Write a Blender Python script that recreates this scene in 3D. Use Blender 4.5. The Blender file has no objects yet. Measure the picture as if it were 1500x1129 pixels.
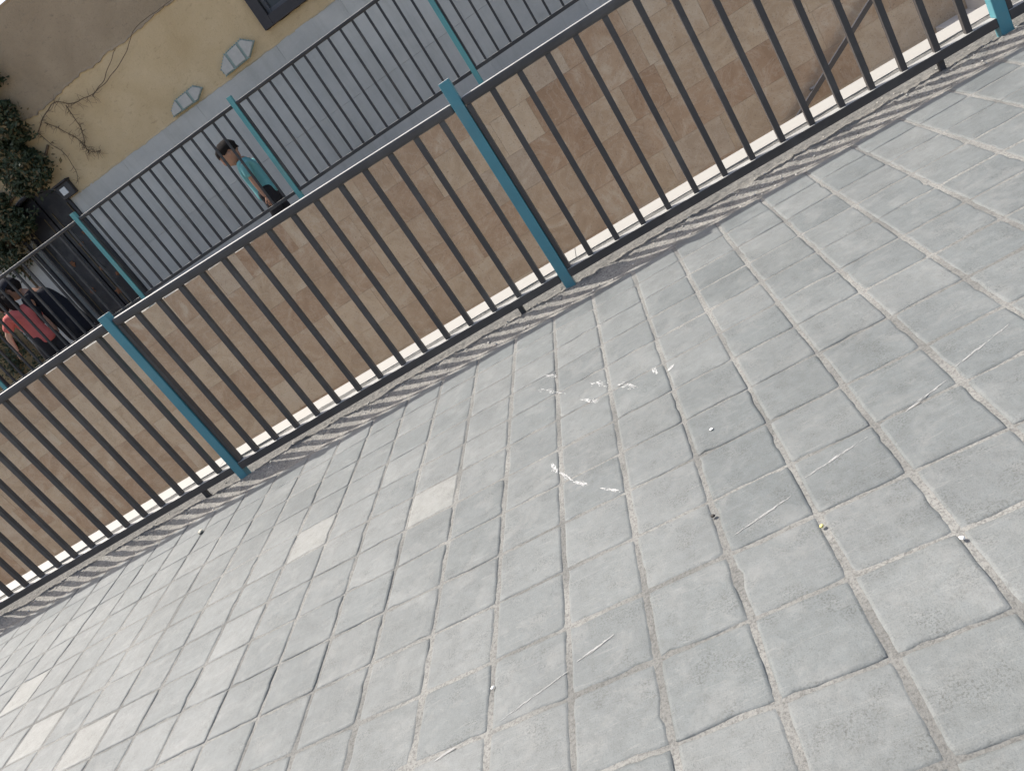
import bpy, bmesh, math, random
from mathutils import Vector, Matrix, noise
rnd = random.Random(7)
scene = bpy.context.scene
COL = scene.collection

# ------------------------------------------------------------------ camera
cam_d = bpy.data.cameras.new('camera'); cam = bpy.data.objects.new('camera', cam_d); COL.objects.link(cam)
cam_d.sensor_width = 36; cam_d.lens = 28.22; cam_d.clip_start = 0.05; cam_d.clip_end = 500
RGT = Vector((0.8453, 0.0308, -0.5333)); FWD = Vector((-0.25513, 0.90024, -0.35282))
FWD.normalize(); RGT = (RGT - FWD * RGT.dot(FWD)).normalized(); UP = RGT.cross(FWD)
m = Matrix((RGT, UP, -FWD)).transposed().to_4x4(); m.translation = Vector((0.815, -3.402, 1.129))
cam.matrix_world = m
scene.camera = cam

# ------------------------------------------------------------------ light
SUNDIR = Vector((-0.60, 0.315, 1.0)).normalized()          # towards the sun
ELEV = math.asin(SUNDIR.z); AZ = math.atan2(SUNDIR.x, SUNDIR.y)
w = bpy.data.worlds.new('World'); scene.world = w; w.use_nodes = True
nt = w.node_tree; bg = nt.nodes['Background']; sky = nt.nodes.new('ShaderNodeTexSky')
sky.sky_type = 'NISHITA'; sky.sun_disc = False; sky.sun_elevation = ELEV; sky.sun_rotation = AZ
sky.air_density = 1.0; sky.dust_density = 5.0; sky.ozone_density = 1.0
nt.links.new(sky.outputs[0], bg.inputs[0]); bg.inputs[1].default_value = 0.125
sd = bpy.data.lights.new('sun', 'SUN'); so = bpy.data.objects.new('sun', sd); COL.objects.link(so)
sd.energy = 3.5; sd.angle = math.radians(0.55); sd.color = (1.0, 0.955, 0.89)
so.rotation_euler = SUNDIR.to_track_quat('Z', 'Y').to_euler()
scene.view_settings.view_transform = 'Standard'; scene.view_settings.look = 'None'
scene.view_settings.exposure = 0.95; scene.view_settings.gamma = 1.0
scene.render.engine = 'CYCLES'

# ------------------------------------------------------------------ helpers
def tag(o, label=None, cat=None, group=None, kind=None):
    if label: o['label'] = label
    if cat: o['category'] = cat
    if group: o['group'] = group
    if kind: o['kind'] = kind
    return o
def link(name, me, mat=None, parent=None, loc=(0, 0, 0), rot=(0, 0, 0)):
    o = bpy.data.objects.new(name, me); COL.objects.link(o)
    o.location = loc; o.rotation_euler = rot
    if mat and me is not None and not me.materials: me.materials.append(mat)
    if parent: o.parent = parent
    return o
def empty(name, loc=(0, 0, 0), rz=0):
    o = bpy.data.objects.new(name, None); COL.objects.link(o); o.location = loc; o.rotation_euler = (0, 0, rz)
    o.empty_display_size = 0.1
    return o
def mesh(name, vs, fs, smooth=False):
    me = bpy.data.meshes.new(name); me.from_pydata(vs, [], fs); me.update()
    if smooth: me.polygons.foreach_set('use_smooth', [True] * len(me.polygons))
    return me
def bm_mesh(name, bm, smooth=False):
    me = bpy.data.meshes.new(name); bm.normal_update(); bm.to_mesh(me); bm.free()
    if smooth: me.polygons.foreach_set('use_smooth', [True] * len(me.polygons))
    return me
def box_bm(bm, c, s, bev=0.0):
    r = bmesh.ops.create_cube(bm, size=1.0)
    vs = r['verts']
    for v in vs: v.co = Vector((c[0] + v.co.x * s[0], c[1] + v.co.y * s[1], c[2] + v.co.z * s[2]))
    if bev > 0:
        es = list({e for v in vs for e in v.link_edges})
        bmesh.ops.bevel(bm, geom=es, offset=bev, segments=2, profile=0.6, affect='EDGES')
def box(name, c, s, mat, parent=None, bev=0.0):
    bm = bmesh.new(); box_bm(bm, c, s, bev)
    return link(name, bm_mesh(name, bm), mat, parent)
def tube(name, pts, rads, mat, parent=None, seg=6):
    vs = []; fs = []
    n = len(pts); P = [Vector(p) for p in pts]
    for i, p in enumerate(P):
        d = (P[min(i + 1, n - 1)] - P[max(i - 1, 0)]).normalized()
        a = d.cross(Vector((0.13, 0.9, 0.31))).normalized(); b = d.cross(a)
        r = rads[i] if hasattr(rads, '__len__') else rads
        for k in range(seg):
            t = 2 * math.pi * k / seg
            vs.append(p + a * math.cos(t) * r + b * math.sin(t) * r)
    for i in range(n - 1):
        for k in range(seg):
            fs.append((i * seg + k, i * seg + (k + 1) % seg, (i + 1) * seg + (k + 1) % seg, (i + 1) * seg + k))
    fs.append(tuple(range(seg))[::-1]); fs.append(tuple(range((n - 1) * seg, n * seg)))
    return link(name, mesh(name, vs, fs, True), mat, parent)
def spline(pts, sub=6):
    P = [Vector(p) for p in pts]; out = []
    for i in range(len(P) - 1):
        p0 = P[max(i - 1, 0)]; p1 = P[i]; p2 = P[i + 1]; p3 = P[min(i + 2, len(P) - 1)]
        for k in range(sub):
            t = k / sub
            out.append(0.5 * ((2 * p1) + (-p0 + p2) * t + (2 * p0 - 5 * p1 + 4 * p2 - p3) * t * t + (-p0 + 3 * p1 - 3 * p2 + p3) * t ** 3))
    out.append(P[-1]); return out

# ------------------------------------------------------------------ materials
class N:
    def __init__(s, name):
        s.m = bpy.data.materials.new(name); s.m.use_nodes = True
        s.t = s.m.node_tree; s.b = s.t.nodes['Principled BSDF']
        s.tc = s.t.nodes.new('ShaderNodeTexCoord'); s.geo = s.t.nodes.new('ShaderNodeNewGeometry')
        s.oi = s.t.nodes.new('ShaderNodeObjectInfo')
    def l(s, a, b): s.t.links.new(a, b)
    def noise(s, scale, detail=4, rough=0.55, dist=0.0, vec=None, stretch=None):
        n = s.t.nodes.new('ShaderNodeTexNoise'); n.inputs['Scale'].default_value = scale
        n.inputs['Detail'].default_value = detail; n.inputs['Roughness'].default_value = rough; n.inputs['Distortion'].default_value = dist
        v = vec or s.geo.outputs['Position']
        if stretch:
            mp = s.t.nodes.new('ShaderNodeMapping'); mp.inputs['Scale'].default_value = stretch
            s.l(v, mp.inputs['Vector']); v = mp.outputs[0]
        s.l(v, n.inputs['Vector']); return n.outputs['Fac']
    def voro(s, scale, vec=None):
        n = s.t.nodes.new('ShaderNodeTexVoronoi'); n.inputs['Scale'].default_value = scale
        s.l(vec or s.geo.outputs['Position'], n.inputs['Vector']); return n.outputs['Distance']
    def ramp(s, fac, stops, interp='LINEAR'):
        r = s.t.nodes.new('ShaderNodeValToRGB'); e = r.color_ramp.elements; r.color_ramp.interpolation = interp
        while len(e) < len(stops): e.new(0.5)
        for i, (p, c) in enumerate(stops):
            e[i].position = p; e[i].color = (c, c, c, 1) if not hasattr(c, '__len__') else (*c, 1)
        s.l(fac, r.inputs[0]); return r.outputs[0]
    def mix(s, fac, a, b, mode='MIX'):
        n = s.t.nodes.new('ShaderNodeMix'); n.data_type = 'RGBA'; n.blend_type = mode
        for sock, v in ((n.inputs[0], fac), (n.inputs[6], a), (n.inputs[7], b)):
            if isinstance(v, (int, float)): sock.default_value = v if sock.type == 'VALUE' else (v, v, v, 1)
            elif isinstance(v, tuple): sock.default_value = (*v, 1)
            else: s.l(v, sock)
        return n.outputs[2]
    def math(s, op, a, b=None):
        n = s.t.nodes.new('ShaderNodeMath'); n.operation = op
        for i, v in enumerate((a, b)):
            if v is None: continue
            if isinstance(v, (int, float)): n.inputs[i].default_value = v
            else: s.l(v, n.inputs[i])
        return n.outputs[0]
    def bump(s, h, strength, dist, prev=None):
        n = s.t.nodes.new('ShaderNodeBump'); n.inputs['Strength'].default_value = strength; n.inputs['Distance'].default_value = dist
        s.l(h, n.inputs['Height'])
        if prev: s.l(prev, n.inputs['Normal'])
        return n.outputs[0]
    def out(s, col, rough=0.9, bump=None, spec=0.3):
        if isinstance(col, tuple): s.b.inputs['Base Color'].default_value = (*col, 1)
        else: s.l(col, s.b.inputs['Base Color'])
        if isinstance(rough, (int, float)): s.b.inputs['Roughness'].default_value = rough
        else: s.l(rough, s.b.inputs['Roughness'])
        s.b.inputs['Specular IOR Level'].default_value = spec
        if bump: s.l(bump, s.b.inputs['Normal'])
        return s.m

def mat_paver(name, dark, light):
    n = N(name)
    r = n.oi.outputs['Random']
    tone = n.mix(r, dark, light)
    big = n.noise(2.3, 4, 0.6)
    c = n.mix(n.ramp(big, [(0.3, 0.0), (0.7, 1.0)]), n.mix(1.0, tone, (0.90, 0.90, 0.89), 'MULTIPLY'), n.mix(1.0, tone, (1.07, 1.07, 1.05), 'MULTIPLY'))
    mid = n.noise(38, 5, 0.65)
    c = n.mix(n.ramp(mid, [(0.38, 0.55), (0.62, 0.0)]), c, n.mix(1.0, c, (0.80, 0.79, 0.77), 'MULTIPLY'))
    fine = n.noise(330, 3, 0.7)
    c = n.mix(n.ramp(fine, [(0.33, 0.75), (0.47, 0.0)]), c, n.mix(1.0, c, (0.66, 0.65, 0.63), 'MULTIPLY'))
    c = n.mix(n.ramp(n.noise(260, 2, 0.6, vec=n.tc.outputs['Object']), [(0.62, 0.0), (0.74, 0.5)]), c, n.mix(1.0, c, (1.25, 1.24, 1.2), 'MULTIPLY'))
    # dusty worn film in irregular patches
    d = n.ramp(n.noise(9, 6, 0.7, 0.6), [(0.5, 0.0), (0.68, 0.38)])
    c = n.mix(d, c, (0.205, 0.208, 0.199))
    # thin pale hairline scratches
    s1 = n.ramp(n.noise(14, 2, 0.5, 0.2, stretch=(0.25, 3.2, 1)), [(0.492, 0.0), (0.5, 0.16), (0.508, 0.0)])
    c = n.mix(s1, c, (0.31, 0.31, 0.295))
    h = n.math('ADD', n.math('MULTIPLY', n.noise(420, 3, 0.7), 0.5), n.math('MULTIPLY', n.noise(70, 5, 0.7), 1.0))
    b = n.bump(h, 0.42, 0.0035)
    b = n.bump(n.ramp(n.voro(240), [(0.0, 0.0), (0.25, 1.0)]), 0.12, 0.001, b)
    # large old stains and damp-looking patches that cross the joints
    st_ = n.ramp(n.noise(1.1, 5, 0.65, 0.8), [(0.36, 0.75), (0.50, 0.0)]); c = n.mix(st_, c, n.mix(1.0, c, (0.80, 0.81, 0.81), 'MULTIPLY'))
    # darker crumbly pores gathered in patches
    pm = n.math('MULTIPLY', n.ramp(n.noise(13, 4, 0.6), [(0.48, 0.0), (0.62, 1.0)]), n.ramp(n.noise(210, 3, 0.75), [(0.40, 0.85), (0.5, 0.0)]))
    c = n.mix(pm, c, n.mix(1.0, c, (0.58, 0.57, 0.55), 'MULTIPLY'))
    return n.out(c, 0.66, b, 0.45)
M = {}
M['paver'] = mat_paver('paver_concrete', (0.122, 0.134, 0.136), (0.148, 0.158, 0.158))
M['paver_pale'] = mat_paver('paver_pale', (0.198, 0.203, 0.195), (0.215, 0.219, 0.209))
def mat_joint():
    n = N('joint_sand')
    c = n.mix(n.ramp(n.noise(3.0, 3), [(0.38, 0.0), (0.62, 1.0)]), (0.150, 0.150, 0.141), (0.232, 0.230, 0.214))
    c = n.mix(n.ramp(n.noise(180, 3, 0.7), [(0.35, 0.7), (0.55, 0.0)]), c, (0.085, 0.083, 0.078))
    b = n.bump(n.noise(140, 5, 0.7), 0.6, 0.006)
    return n.out(c, 0.95, b, 0.15)
M['joint'] = mat_joint()
def mat_rough_conc():
    n = N('rough_mortar')
    c = n.mix(n.ramp(n.noise(7, 5, 0.65), [(0.35, 0.0), (0.65, 1.0)]), (0.185, 0.179, 0.163), (0.272, 0.260, 0.233))
    c = n.mix(n.ramp(n.noise(110, 4, 0.75), [(0.36, 0.85), (0.52, 0.0)]), c, (0.075, 0.07, 0.064))
    c = n.mix(n.ramp(n.noise(45, 3, 0.6), [(0.6, 0.0), (0.7, 0.6)]), c, (0.33, 0.31, 0.275))
    spx = n.t.nodes.new('ShaderNodeSeparateXYZ'); n.l(n.geo.outputs['Position'], spx.inputs[0])
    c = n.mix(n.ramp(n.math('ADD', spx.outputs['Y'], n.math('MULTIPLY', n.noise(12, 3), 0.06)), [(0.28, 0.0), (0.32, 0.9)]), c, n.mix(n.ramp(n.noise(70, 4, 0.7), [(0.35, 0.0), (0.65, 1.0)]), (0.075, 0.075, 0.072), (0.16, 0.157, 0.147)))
    b = n.bump(n.noise(60, 6, 0.75), 0.6, 0.009)
    b = n.bump(n.noise(260, 3, 0.7), 0.5, 0.003, b)
    return n.out(c, 0.95, b, 0.15)
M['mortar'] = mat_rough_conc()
def mat_marble_white():
    n = N('white_marble')
    c = n.mix(n.ramp(n.noise(6, 6, 0.6, 1.2), [(0.4, 0.0), (0.7, 0.6)]), (0.30, 0.292, 0.268), (0.275, 0.266, 0.242))
    c = n.mix(n.ramp(n.noise(90, 3, 0.6), [(0.66, 0.0), (0.72, 0.7)]), c, (0.35, 0.33, 0.30))
    return n.out(c, 0.55, n.bump(n.noise(80, 4), 0.1, 0.002), 0.4)
M['white_marble'] = mat_marble_white()
def mat_travertine():
    n = N('travertine')
    r = n.oi.outputs['Random']
    t = n.ramp(r, [(0.0, (0.350, 0.240, 0.156)), (0.22, (0.388, 0.280, 0.188)), (0.48, (0.405, 0.303, 0.208)), (0.75, (0.425, 0.326, 0.224)), (0.92, (0.48, 0.382, 0.272)), (1.0, (0.40, 0.318, 0.236))])
    off = n.t.nodes.new('ShaderNodeVectorMath'); off.operation = 'ADD'
    cmb = n.t.nodes.new('ShaderNodeCombineXYZ'); n.l(n.math('MULTIPLY', r, 61.0), cmb.inputs[0]); n.l(n.math('MULTIPLY', r, 37.0), cmb.inputs[2])
    n.l(n.geo.outputs['Position'], off.inputs[0]); n.l(cmb.outputs[0], off.inputs[1]); v = off.outputs[0]
    cl = n.noise(2.6, 6, 0.62, 1.5, vec=v)
    c = n.mix(n.ramp(cl, [(0.36, 0.5), (0.52, 0.0)]), t, n.mix(1.0, t, (0.72, 0.68, 0.64), 'MULTIPLY'))
    c = n.mix(n.ramp(cl, [(0.54, 0.0), (0.72, 0.8)]), c, (0.50, 0.425, 0.325))
    vein = n.ramp(n.noise(3.2, 8, 0.68, 2.4, vec=v), [(0.47, 0.0), (0.5, 0.3), (0.53, 0.0)])
    c = n.mix(vein, c, (0.52, 0.455, 0.37))
    pit = n.ramp(n.noise(70, 4, 0.7, 0.5, vec=v), [(0.33, 0.75), (0.42, 0.0)])
    c = n.mix(pit, c, (0.17, 0.125, 0.09))
    c = n.mix(n.ramp(n.noise(46, 4, 0.7, 0.4, vec=v), [(0.62, 0.0), (0.72, 0.5)]), c, (0.56, 0.49, 0.39))
    b = n.bump(n.noise(60, 5, 0.7, 0.4, vec=v), 0.35, 0.004)
    return n.out(c, 0.6, b, 0.3)
M['travertine'] = mat_travertine()
def mat_grey_marble():
    n = N('grey_marble')
    cl = n.noise(1.5, 6, 0.6, 1.0)
    c = n.mix(n.ramp(cl, [(0.35, 0.0), (0.66, 1.0)]), (0.40, 0.395, 0.365), (0.485, 0.475, 0.435))
    r = n.ramp(n.oi.outputs['Random'], [(0.0, 0.94), (1.0, 1.05)]); c = n.mix(1.0, c, r, 'MULTIPLY')
    for sc, st, seed in ((3.0, (1.0, 1.0, 3.0), 1.4), (4.5, (2.6, 1.0, 1.0), 2.0), (9.0, (1.3, 1, 2.1), 1.0)):
        v = n.ramp(n.noise(sc, 5, 0.6, seed, stretch=st), [(0.484, 0.0), (0.5, 0.28), (0.514, 0.0)])
        c = n.mix(v, c, (0.50, 0.495, 0.48))
    c = n.mix(n.ramp(n.noise(120, 2), [(0.7, 0.0), (0.76, 0.6)]), c, (0.5, 0.5, 0.48))
    c = n.mix(n.ramp(n.noise(5, 5, 0.65, 0.3, stretch=(2.2, 1, 0.25)), [(0.36, 0.4), (0.5, 0.0)]), c, n.mix(1.0, c, (0.80, 0.79, 0.76), 'MULTIPLY'))
    return n.out(c, 0.45, n.bump(n.noise(30, 4), 0.12, 0.003), 0.4)
M['grey_marble'] = mat_grey_marble()
def mat_stucco(name, a, b_, dark, rough_h=0.5):
    n = N(name)
    c = n.mix(n.ramp(n.noise(1.7, 5, 0.6, 0.4), [(0.35, 0.0), (0.65, 1.0)]), a, b_)
    c = n.mix(n.ramp(n.noise(11, 5, 0.7, stretch=(1, 1, 2.2)), [(0.3, 0.6), (0.42, 0.0)]), c, dark)
    c = n.mix(n.ramp(n.noise(60, 4, 0.7), [(0.30, 0.6), (0.42, 0.0)]), c, dark)
    bb = n.bump(n.noise(35, 6, 0.7), rough_h, 0.015)
    bb = n.bump(n.noise(150, 4, 0.7), 0.4, 0.004, bb)
    return n.out(c, 0.95, bb, 0.15)
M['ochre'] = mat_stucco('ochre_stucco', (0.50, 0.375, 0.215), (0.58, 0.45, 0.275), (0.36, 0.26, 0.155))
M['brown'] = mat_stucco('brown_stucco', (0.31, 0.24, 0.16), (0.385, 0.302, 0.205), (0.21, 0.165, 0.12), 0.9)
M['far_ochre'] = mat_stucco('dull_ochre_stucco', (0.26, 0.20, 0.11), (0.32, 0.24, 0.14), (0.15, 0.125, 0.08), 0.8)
def mat_paint(name, col, chip, rough=0.45, chipc=(0.12, 0.085, 0.06)):
    n = N(name)
    c = n.mix(n.ramp(n.noise(5, 4, 0.6), [(0.3, 0.0), (0.7, 1.0)]), tuple(x * 0.88 for x in col), tuple(min(1, x * 1.12) for x in col))
    c = n.mix(n.ramp(n.noise(60, 5, 0.7), [(chip, 0.0), (chip + 0.05, 0.9)]), c, chipc)
    c = n.mix(n.ramp(n.noise(3.5, 5, 0.7), [(0.5, 0.0), (0.75, 0.25)]), c, (0.22, 0.21, 0.19))
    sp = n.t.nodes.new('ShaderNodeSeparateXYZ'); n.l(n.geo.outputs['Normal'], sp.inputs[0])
    dust_glint = n.math('MULTIPLY', n.ramp(sp.outputs['Z'], [(0.30, 0.0), (0.60, 1.0)]), n.ramp(n.noise(9, 4, 0.65), [(0.3, 0.7), (0.62, 0.95)]))  # upward faces paled: dust, plus painted-in sun glint along the rounded rail edges
    c = n.mix(dust_glint, c, (0.33, 0.325, 0.305))
    return n.out(c, n.ramp(n.noise(12, 4), [(0.3, rough - 0.08), (0.7, rough + 0.15)]), n.bump(n.noise(90, 4, 0.6), 0.12, 0.002), 0.45)
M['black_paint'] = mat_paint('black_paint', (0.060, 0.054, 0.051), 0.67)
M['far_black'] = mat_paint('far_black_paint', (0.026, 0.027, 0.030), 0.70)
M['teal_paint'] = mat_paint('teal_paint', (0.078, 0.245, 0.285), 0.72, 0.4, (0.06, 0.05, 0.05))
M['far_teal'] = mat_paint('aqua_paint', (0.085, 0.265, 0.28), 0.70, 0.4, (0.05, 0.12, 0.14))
def plain(name, col, rough=0.8, var=0.15, scale=20, spec=0.3, bmp=0.2):
    n = N(name)
    c = n.mix(n.noise(scale, 4), tuple(x * (1 - var) for x in col), tuple(min(1, x * (1 + var)) for x in col))
    return n.out(c, rough, n.bump(n.noise(scale * 4, 3), bmp, 0.003), spec)

# ------------------------------------------------------------------ ground and pit
g = link('ground', mesh('ground', [(-80, -80, -1.82), (80, -80, -1.82), (80, 80, -1.82), (-80, 80, -1.82)], [(0, 1, 2, 3)]), plain('dusty_concrete', (0.40, 0.36, 0.30), 0.9, 0.25, 3))
tag(g, kind='structure')

# ------------------------------------------------------------------ pavement
T = 0.2
pav = link('pavement', None) if False else None
bm = bmesh.new(); bmesh.ops.create_grid(bm, x_segments=480, y_segments=220, size=0.5)
for v in bm.verts:
    x = v.co.x * 12.0 - 0.4; y = 0.01 + (v.co.y - 0.5) * 5.5
    nz = noise.noise(Vector((x * 1.4, y * 1.4, 1.7))) * 0.0022 + noise.noise(Vector((x * 14, y * 14, 0.2))) * 0.0018
    v.co = Vector((x, y, -0.0032 + nz))
pav = link('pavement', bm_mesh('pavement', bm, True), M['joint']); tag(pav, kind='structure')
box('terrace_slab', (-0.4, -7.0, -0.56), (40, 15.5, 1.0), M['joint']).name = 'terrace_base'
tag(bpy.data.objects['terrace_base'], kind='structure')
box('terrace_front', (-0.4, 0.4765, -0.955), (40, 0.54, 1.73), plain('plain_render', (0.36, 0.32, 0.26), 0.9, 0.15, 5))
tag(bpy.data.objects['terrace_front'], kind='structure')

def paver_mesh(seed, hx, hy):
    r = random.Random(seed); n = 9; ring = []
    corners = [(-hx, -hy), (hx, -hy), (hx, hy), (-hx, hy)]
    chips = [(r.randrange(4), r.random(), r.uniform(0.05, 0.22), r.uniform(0.003, 0.010)) for _ in range(r.choice((1, 2, 3, 3)))]
    for s in range(4):
        a = corners[s]; b = corners[(s + 1) % 4]
        nx, ny = -(b[1] - a[1]), (b[0] - a[0]); L = math.hypot(nx, ny); nx /= L; ny /= L
        for k in range(n):
            t = k / n
            j = abs(noise.noise(Vector((seed * 3.1 + s * 7, t * 4.0, 0)))) * 0.0016 + r.uniform(0, 0.0008)
            for (cs, ct, cw, cd) in chips:
                if cs == s and abs(t - ct) < cw: j += cd * (1 - abs(t - ct) / cw) * r.uniform(0.6, 1.1)
            dx, dy = nx * j, ny * j
            if k == 0:
                q = r.uniform(0.001, 0.004); dx = -math.copysign(q, a[0]); dy = -math.copysign(q, a[1])
            ring.append((a[0] + (b[0] - a[0]) * t + dx, a[1] + (b[1] - a[1]) * t + dy))
    m_ = len(ring); vs = []; fs = []
    # layers: side bottom, side top, shoulder, inner ring, inner2, centre
    for (sc, z, jit) in ((1.0, -0.03, 0), (1.0, -0.0042, 0.0008), (0.968, -0.0020, 0.0007), (0.930, -0.0002, 0.0004), (0.90, 0.0, 0.0002), (0.55, 0.0, 0.0005)):
        for (x, y) in ring:
            vs.append((x * sc, y * sc, z + r.uniform(-jit, jit)))
    vs.append((0, 0, r.uniform(-0.0006, 0.0006)))
    for l in range(5):
        for k in range(m_):
            a = l * m_ + k; b = l * m_ + (k + 1) % m_
            fs.append((a, b, b + m_, a + m_))
    c = 6 * m_
    for k in range(m_): fs.append((5 * m_ + k, 5 * m_ + (k + 1) % m_, c))
    me = mesh('tile', vs, fs, True); return me
VAR = [paver_mesh(s, 0.0958, 0.0978) for s in range(22)]
VARP = []
for me in VAR: me.materials.append(M['paver'])
for me in VAR[:4]:
    c = me.copy(); c.materials.clear(); c.materials.append(M['paver_pale']); VARP.append(c)
pale = {(-2, 5), (-5, 4), (-13, 4), (-11, 6), (-9, 7)}
rows = []
shown = []
def visible(x, y):
    d = Vector((x, y, 0)) - cam.matrix_world.translation
    zc = d.dot(FWD)
    if zc <= 0.2: return False
    f = 28.22 / 36
    return abs(d.dot(RGT) / zc * f) < 0.56 and abs(d.dot(UP) / zc * f) < 0.45
rest = bmesh.new()
TZ = {}
for j in range(0, 18):
    for i in range(-26, 20):
        cx = (i + 0.5) * T; cy = -(j + 0.5) * T
        # gentle waviness of the laid courses
        ox = 0.0028 * noise.noise(Vector((i * 0.31, j * 0.23, 4.0))) + rnd.uniform(-0.0016, 0.0016)
        oy = 0.0028 * noise.noise(Vector((i * 0.27, j * 0.35, 9.0))) + rnd.uniform(-0.0012, 0.0012)
        z = 0.0010 * noise.noise(Vector((i * 0.9, j * 0.8, 2.0))) + rnd.uniform(-0.0008, 0.0008)
        rot = (rnd.uniform(-0.004, 0.004), rnd.uniform(-0.004, 0.004), rnd.uniform(-0.007, 0.007))
        vi = rnd.randrange(22); flip = rnd.choice((0, math.pi)); TZ[(i, j)] = (z, rot[0], rot[1], -1 if flip else 1, cx, cy)
        if visible(cx, cy):
            me = VARP[vi % 4] if (i, j) in pale else VAR[vi]
            o = link('tile', me, None, pav, (cx + ox, cy + oy, z), (rot[0], rot[1], rot[2] + flip))
            if j == 0: o.scale = (1, 0.93, 1); o.location.y -= 0.007
            shown.append(o)
        else:
            n0 = len(rest.verts); rest.from_mesh(VAR[vi]); rest.verts.ensure_lookup_table()
            mt = Matrix.Translation((cx + ox, cy + oy - (0.007 if j == 0 else 0), z)) @ Matrix.Diagonal((1, 0.93 if j == 0 else 1, 1, 1)) @ Matrix.Rotation(flip + rot[2], 4, 'Z')
            for v in rest.verts[n0:]: v.co = mt @ v.co
rm = link('tile_field', bm_mesh('tile_field', rest, True), M['paver'], pav); tag(rm, kind='stuff')
print('pavers shown', len(shown))

# white paint smears and scratches on the paving
M['smear'] = plain('white_smear', (0.41, 0.41, 0.40), 0.9, 0.12, 60, 0.2)
M['scratch'] = plain('pale_scratch', (0.31, 0.31, 0.30), 0.9, 0.15, 60, 0.2)
def top_z(p):
    t = TZ.get((math.floor(p.x / T), math.floor(-p.y / T)))
    return 0.0 if t is None else t[0] + t[3] * (t[1] * (p.y - t[5]) - t[2] * (p.x - t[4]))
def smear(p0, p1, w0, mat, seed, n=26, name='paint_smear', lmin=.004, lmax=.022):
    r = random.Random(seed); vs = []; fs = []
    a = Vector((*p0, 0)); b = Vector((*p1, 0)); d = b - a; L = d.length; d.normalize(); nrm = Vector((-d.y, d.x, 0))
    for q in range(n):
        t = r.betavariate(1.3, 1.3); core = math.sin(math.pi * t) ** .5
        ln = r.uniform(lmin, lmax) * (.5 + core * .7); ww = r.uniform(.0007, .0022) * (1 + 45 * w0 * core)
        c = a + d * (L * t) + nrm * (r.gauss(0, .32) * w0 * core); an = r.gauss(0, .12); dd = d * math.cos(an) + nrm * math.sin(an); nn = Vector((-dd.y, dd.x, 0))
        k = 5; s0 = len(vs); top = []; bot = []
        for m_ in range(k + 1):
            u = m_ / k - .5; hw = ww * .5 * max(.12, math.cos(u * math.pi)) * r.uniform(.5, 1.2); pc = c + dd * (u * ln)
            top.append(pc + nn * hw); bot.append(pc - nn * hw)
        for p in top + bot[::-1]: vs.append((p.x, p.y, top_z(p) + 0.0007 + q * 0.000012))
        fs.append(tuple(range(s0, len(vs)))[::-1])
    link(name, mesh(name, vs, fs), mat, pav)
SM = [((0.117, -0.681), (0.239, -0.85), .012), ((0.29, -0.945), (0.357, -1.04), .02), ((0.336, -0.86), (0.395, -0.957), .026), ((0.432, -0.981), (0.497, -1.077), .026),
      ((0.562, -1.003), (0.567, -1.052), .014), ((0.608, -1.072), (0.629, -1.05), .014), ((0.157, -0.604), (0.201, -0.665), .016), ((0.17, -1.268), (0.193, -1.334), .016),
      ((0.193, -1.327), (0.242, -1.423), .009), ((0.242, -1.423), (0.284, -1.475), .016), ((0.324, -1.525), (0.386, -1.59), .008)]
for k, (a, b, ww) in enumerate(SM): smear(a, b, ww, M['smear'], k + 3, 34)
SC = [((0.623, -1.952), (0.771, -1.912)), ((0.815, -1.873), (0.974, -1.836)), ((1.066, -1.813), (1.177, -1.771)), ((1.212, -1.739), (1.378, -1.676)),
      ((0.033, -2.184), (0.194, -2.131)), ((0.219, -2.115), (0.313, -2.085)), ((-0.129, -2.214), (-0.087, -2.203))]
for k, (a, b) in enumerate(SC):
    smear(a, b, .004, M['scratch'], 40 + k, 42, 'scratch', .006, .03)

# ------------------------------------------------------------------ rough mortar strip under the railing
bm = bmesh.new(); bmesh.ops.create_grid(bm, x_segments=1150, y_segments=70, size=0.5)
def sst(a, b, t): t = min(1, max(0, (t - a) / (b - a))); return t * t * (3 - 2 * t)
def strip_z(x, y):
    ridge = noise.fractal(Vector((x * 1.3, 3.1, 0.0)), 1.0, 2.0, 3)
    z = -0.0025 - 0.014 * sst(0.0, 0.055, y) + (0.021 + 0.008 * ridge) * sst(0.08, 0.185 + 0.02 * ridge, y) - 0.010 * sst(0.2, 0.26, y) + 0.002 * sst(0.3, 0.5, y)
    k = sst(0.10, 0.18, y) * (1 - 0.75 * sst(0.3, 0.45, y))
    z += (0.0016 + 0.0070 * k) * noise.fractal(Vector((x * 9.0, y * 14.0, 0.3)), 1.0, 2.1, 4) * sst(-.01, .04, y)
    z += (0.0006 + 0.0062 * k) * noise.fractal(Vector((x * 40, y * 46, 5)), 1.0, 2.0, 3)
    return z
for v in bm.verts:
    x = v.co.x * 11.5 - 0.5; y = -0.022 + (v.co.y + 0.5) * 0.635
    v.co = Vector((x, y, strip_z(x, y)))
strip = link('mortar_strip', bm_mesh('mortar_strip', bm, True), M['mortar']); tag(strip, kind='structure')
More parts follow.
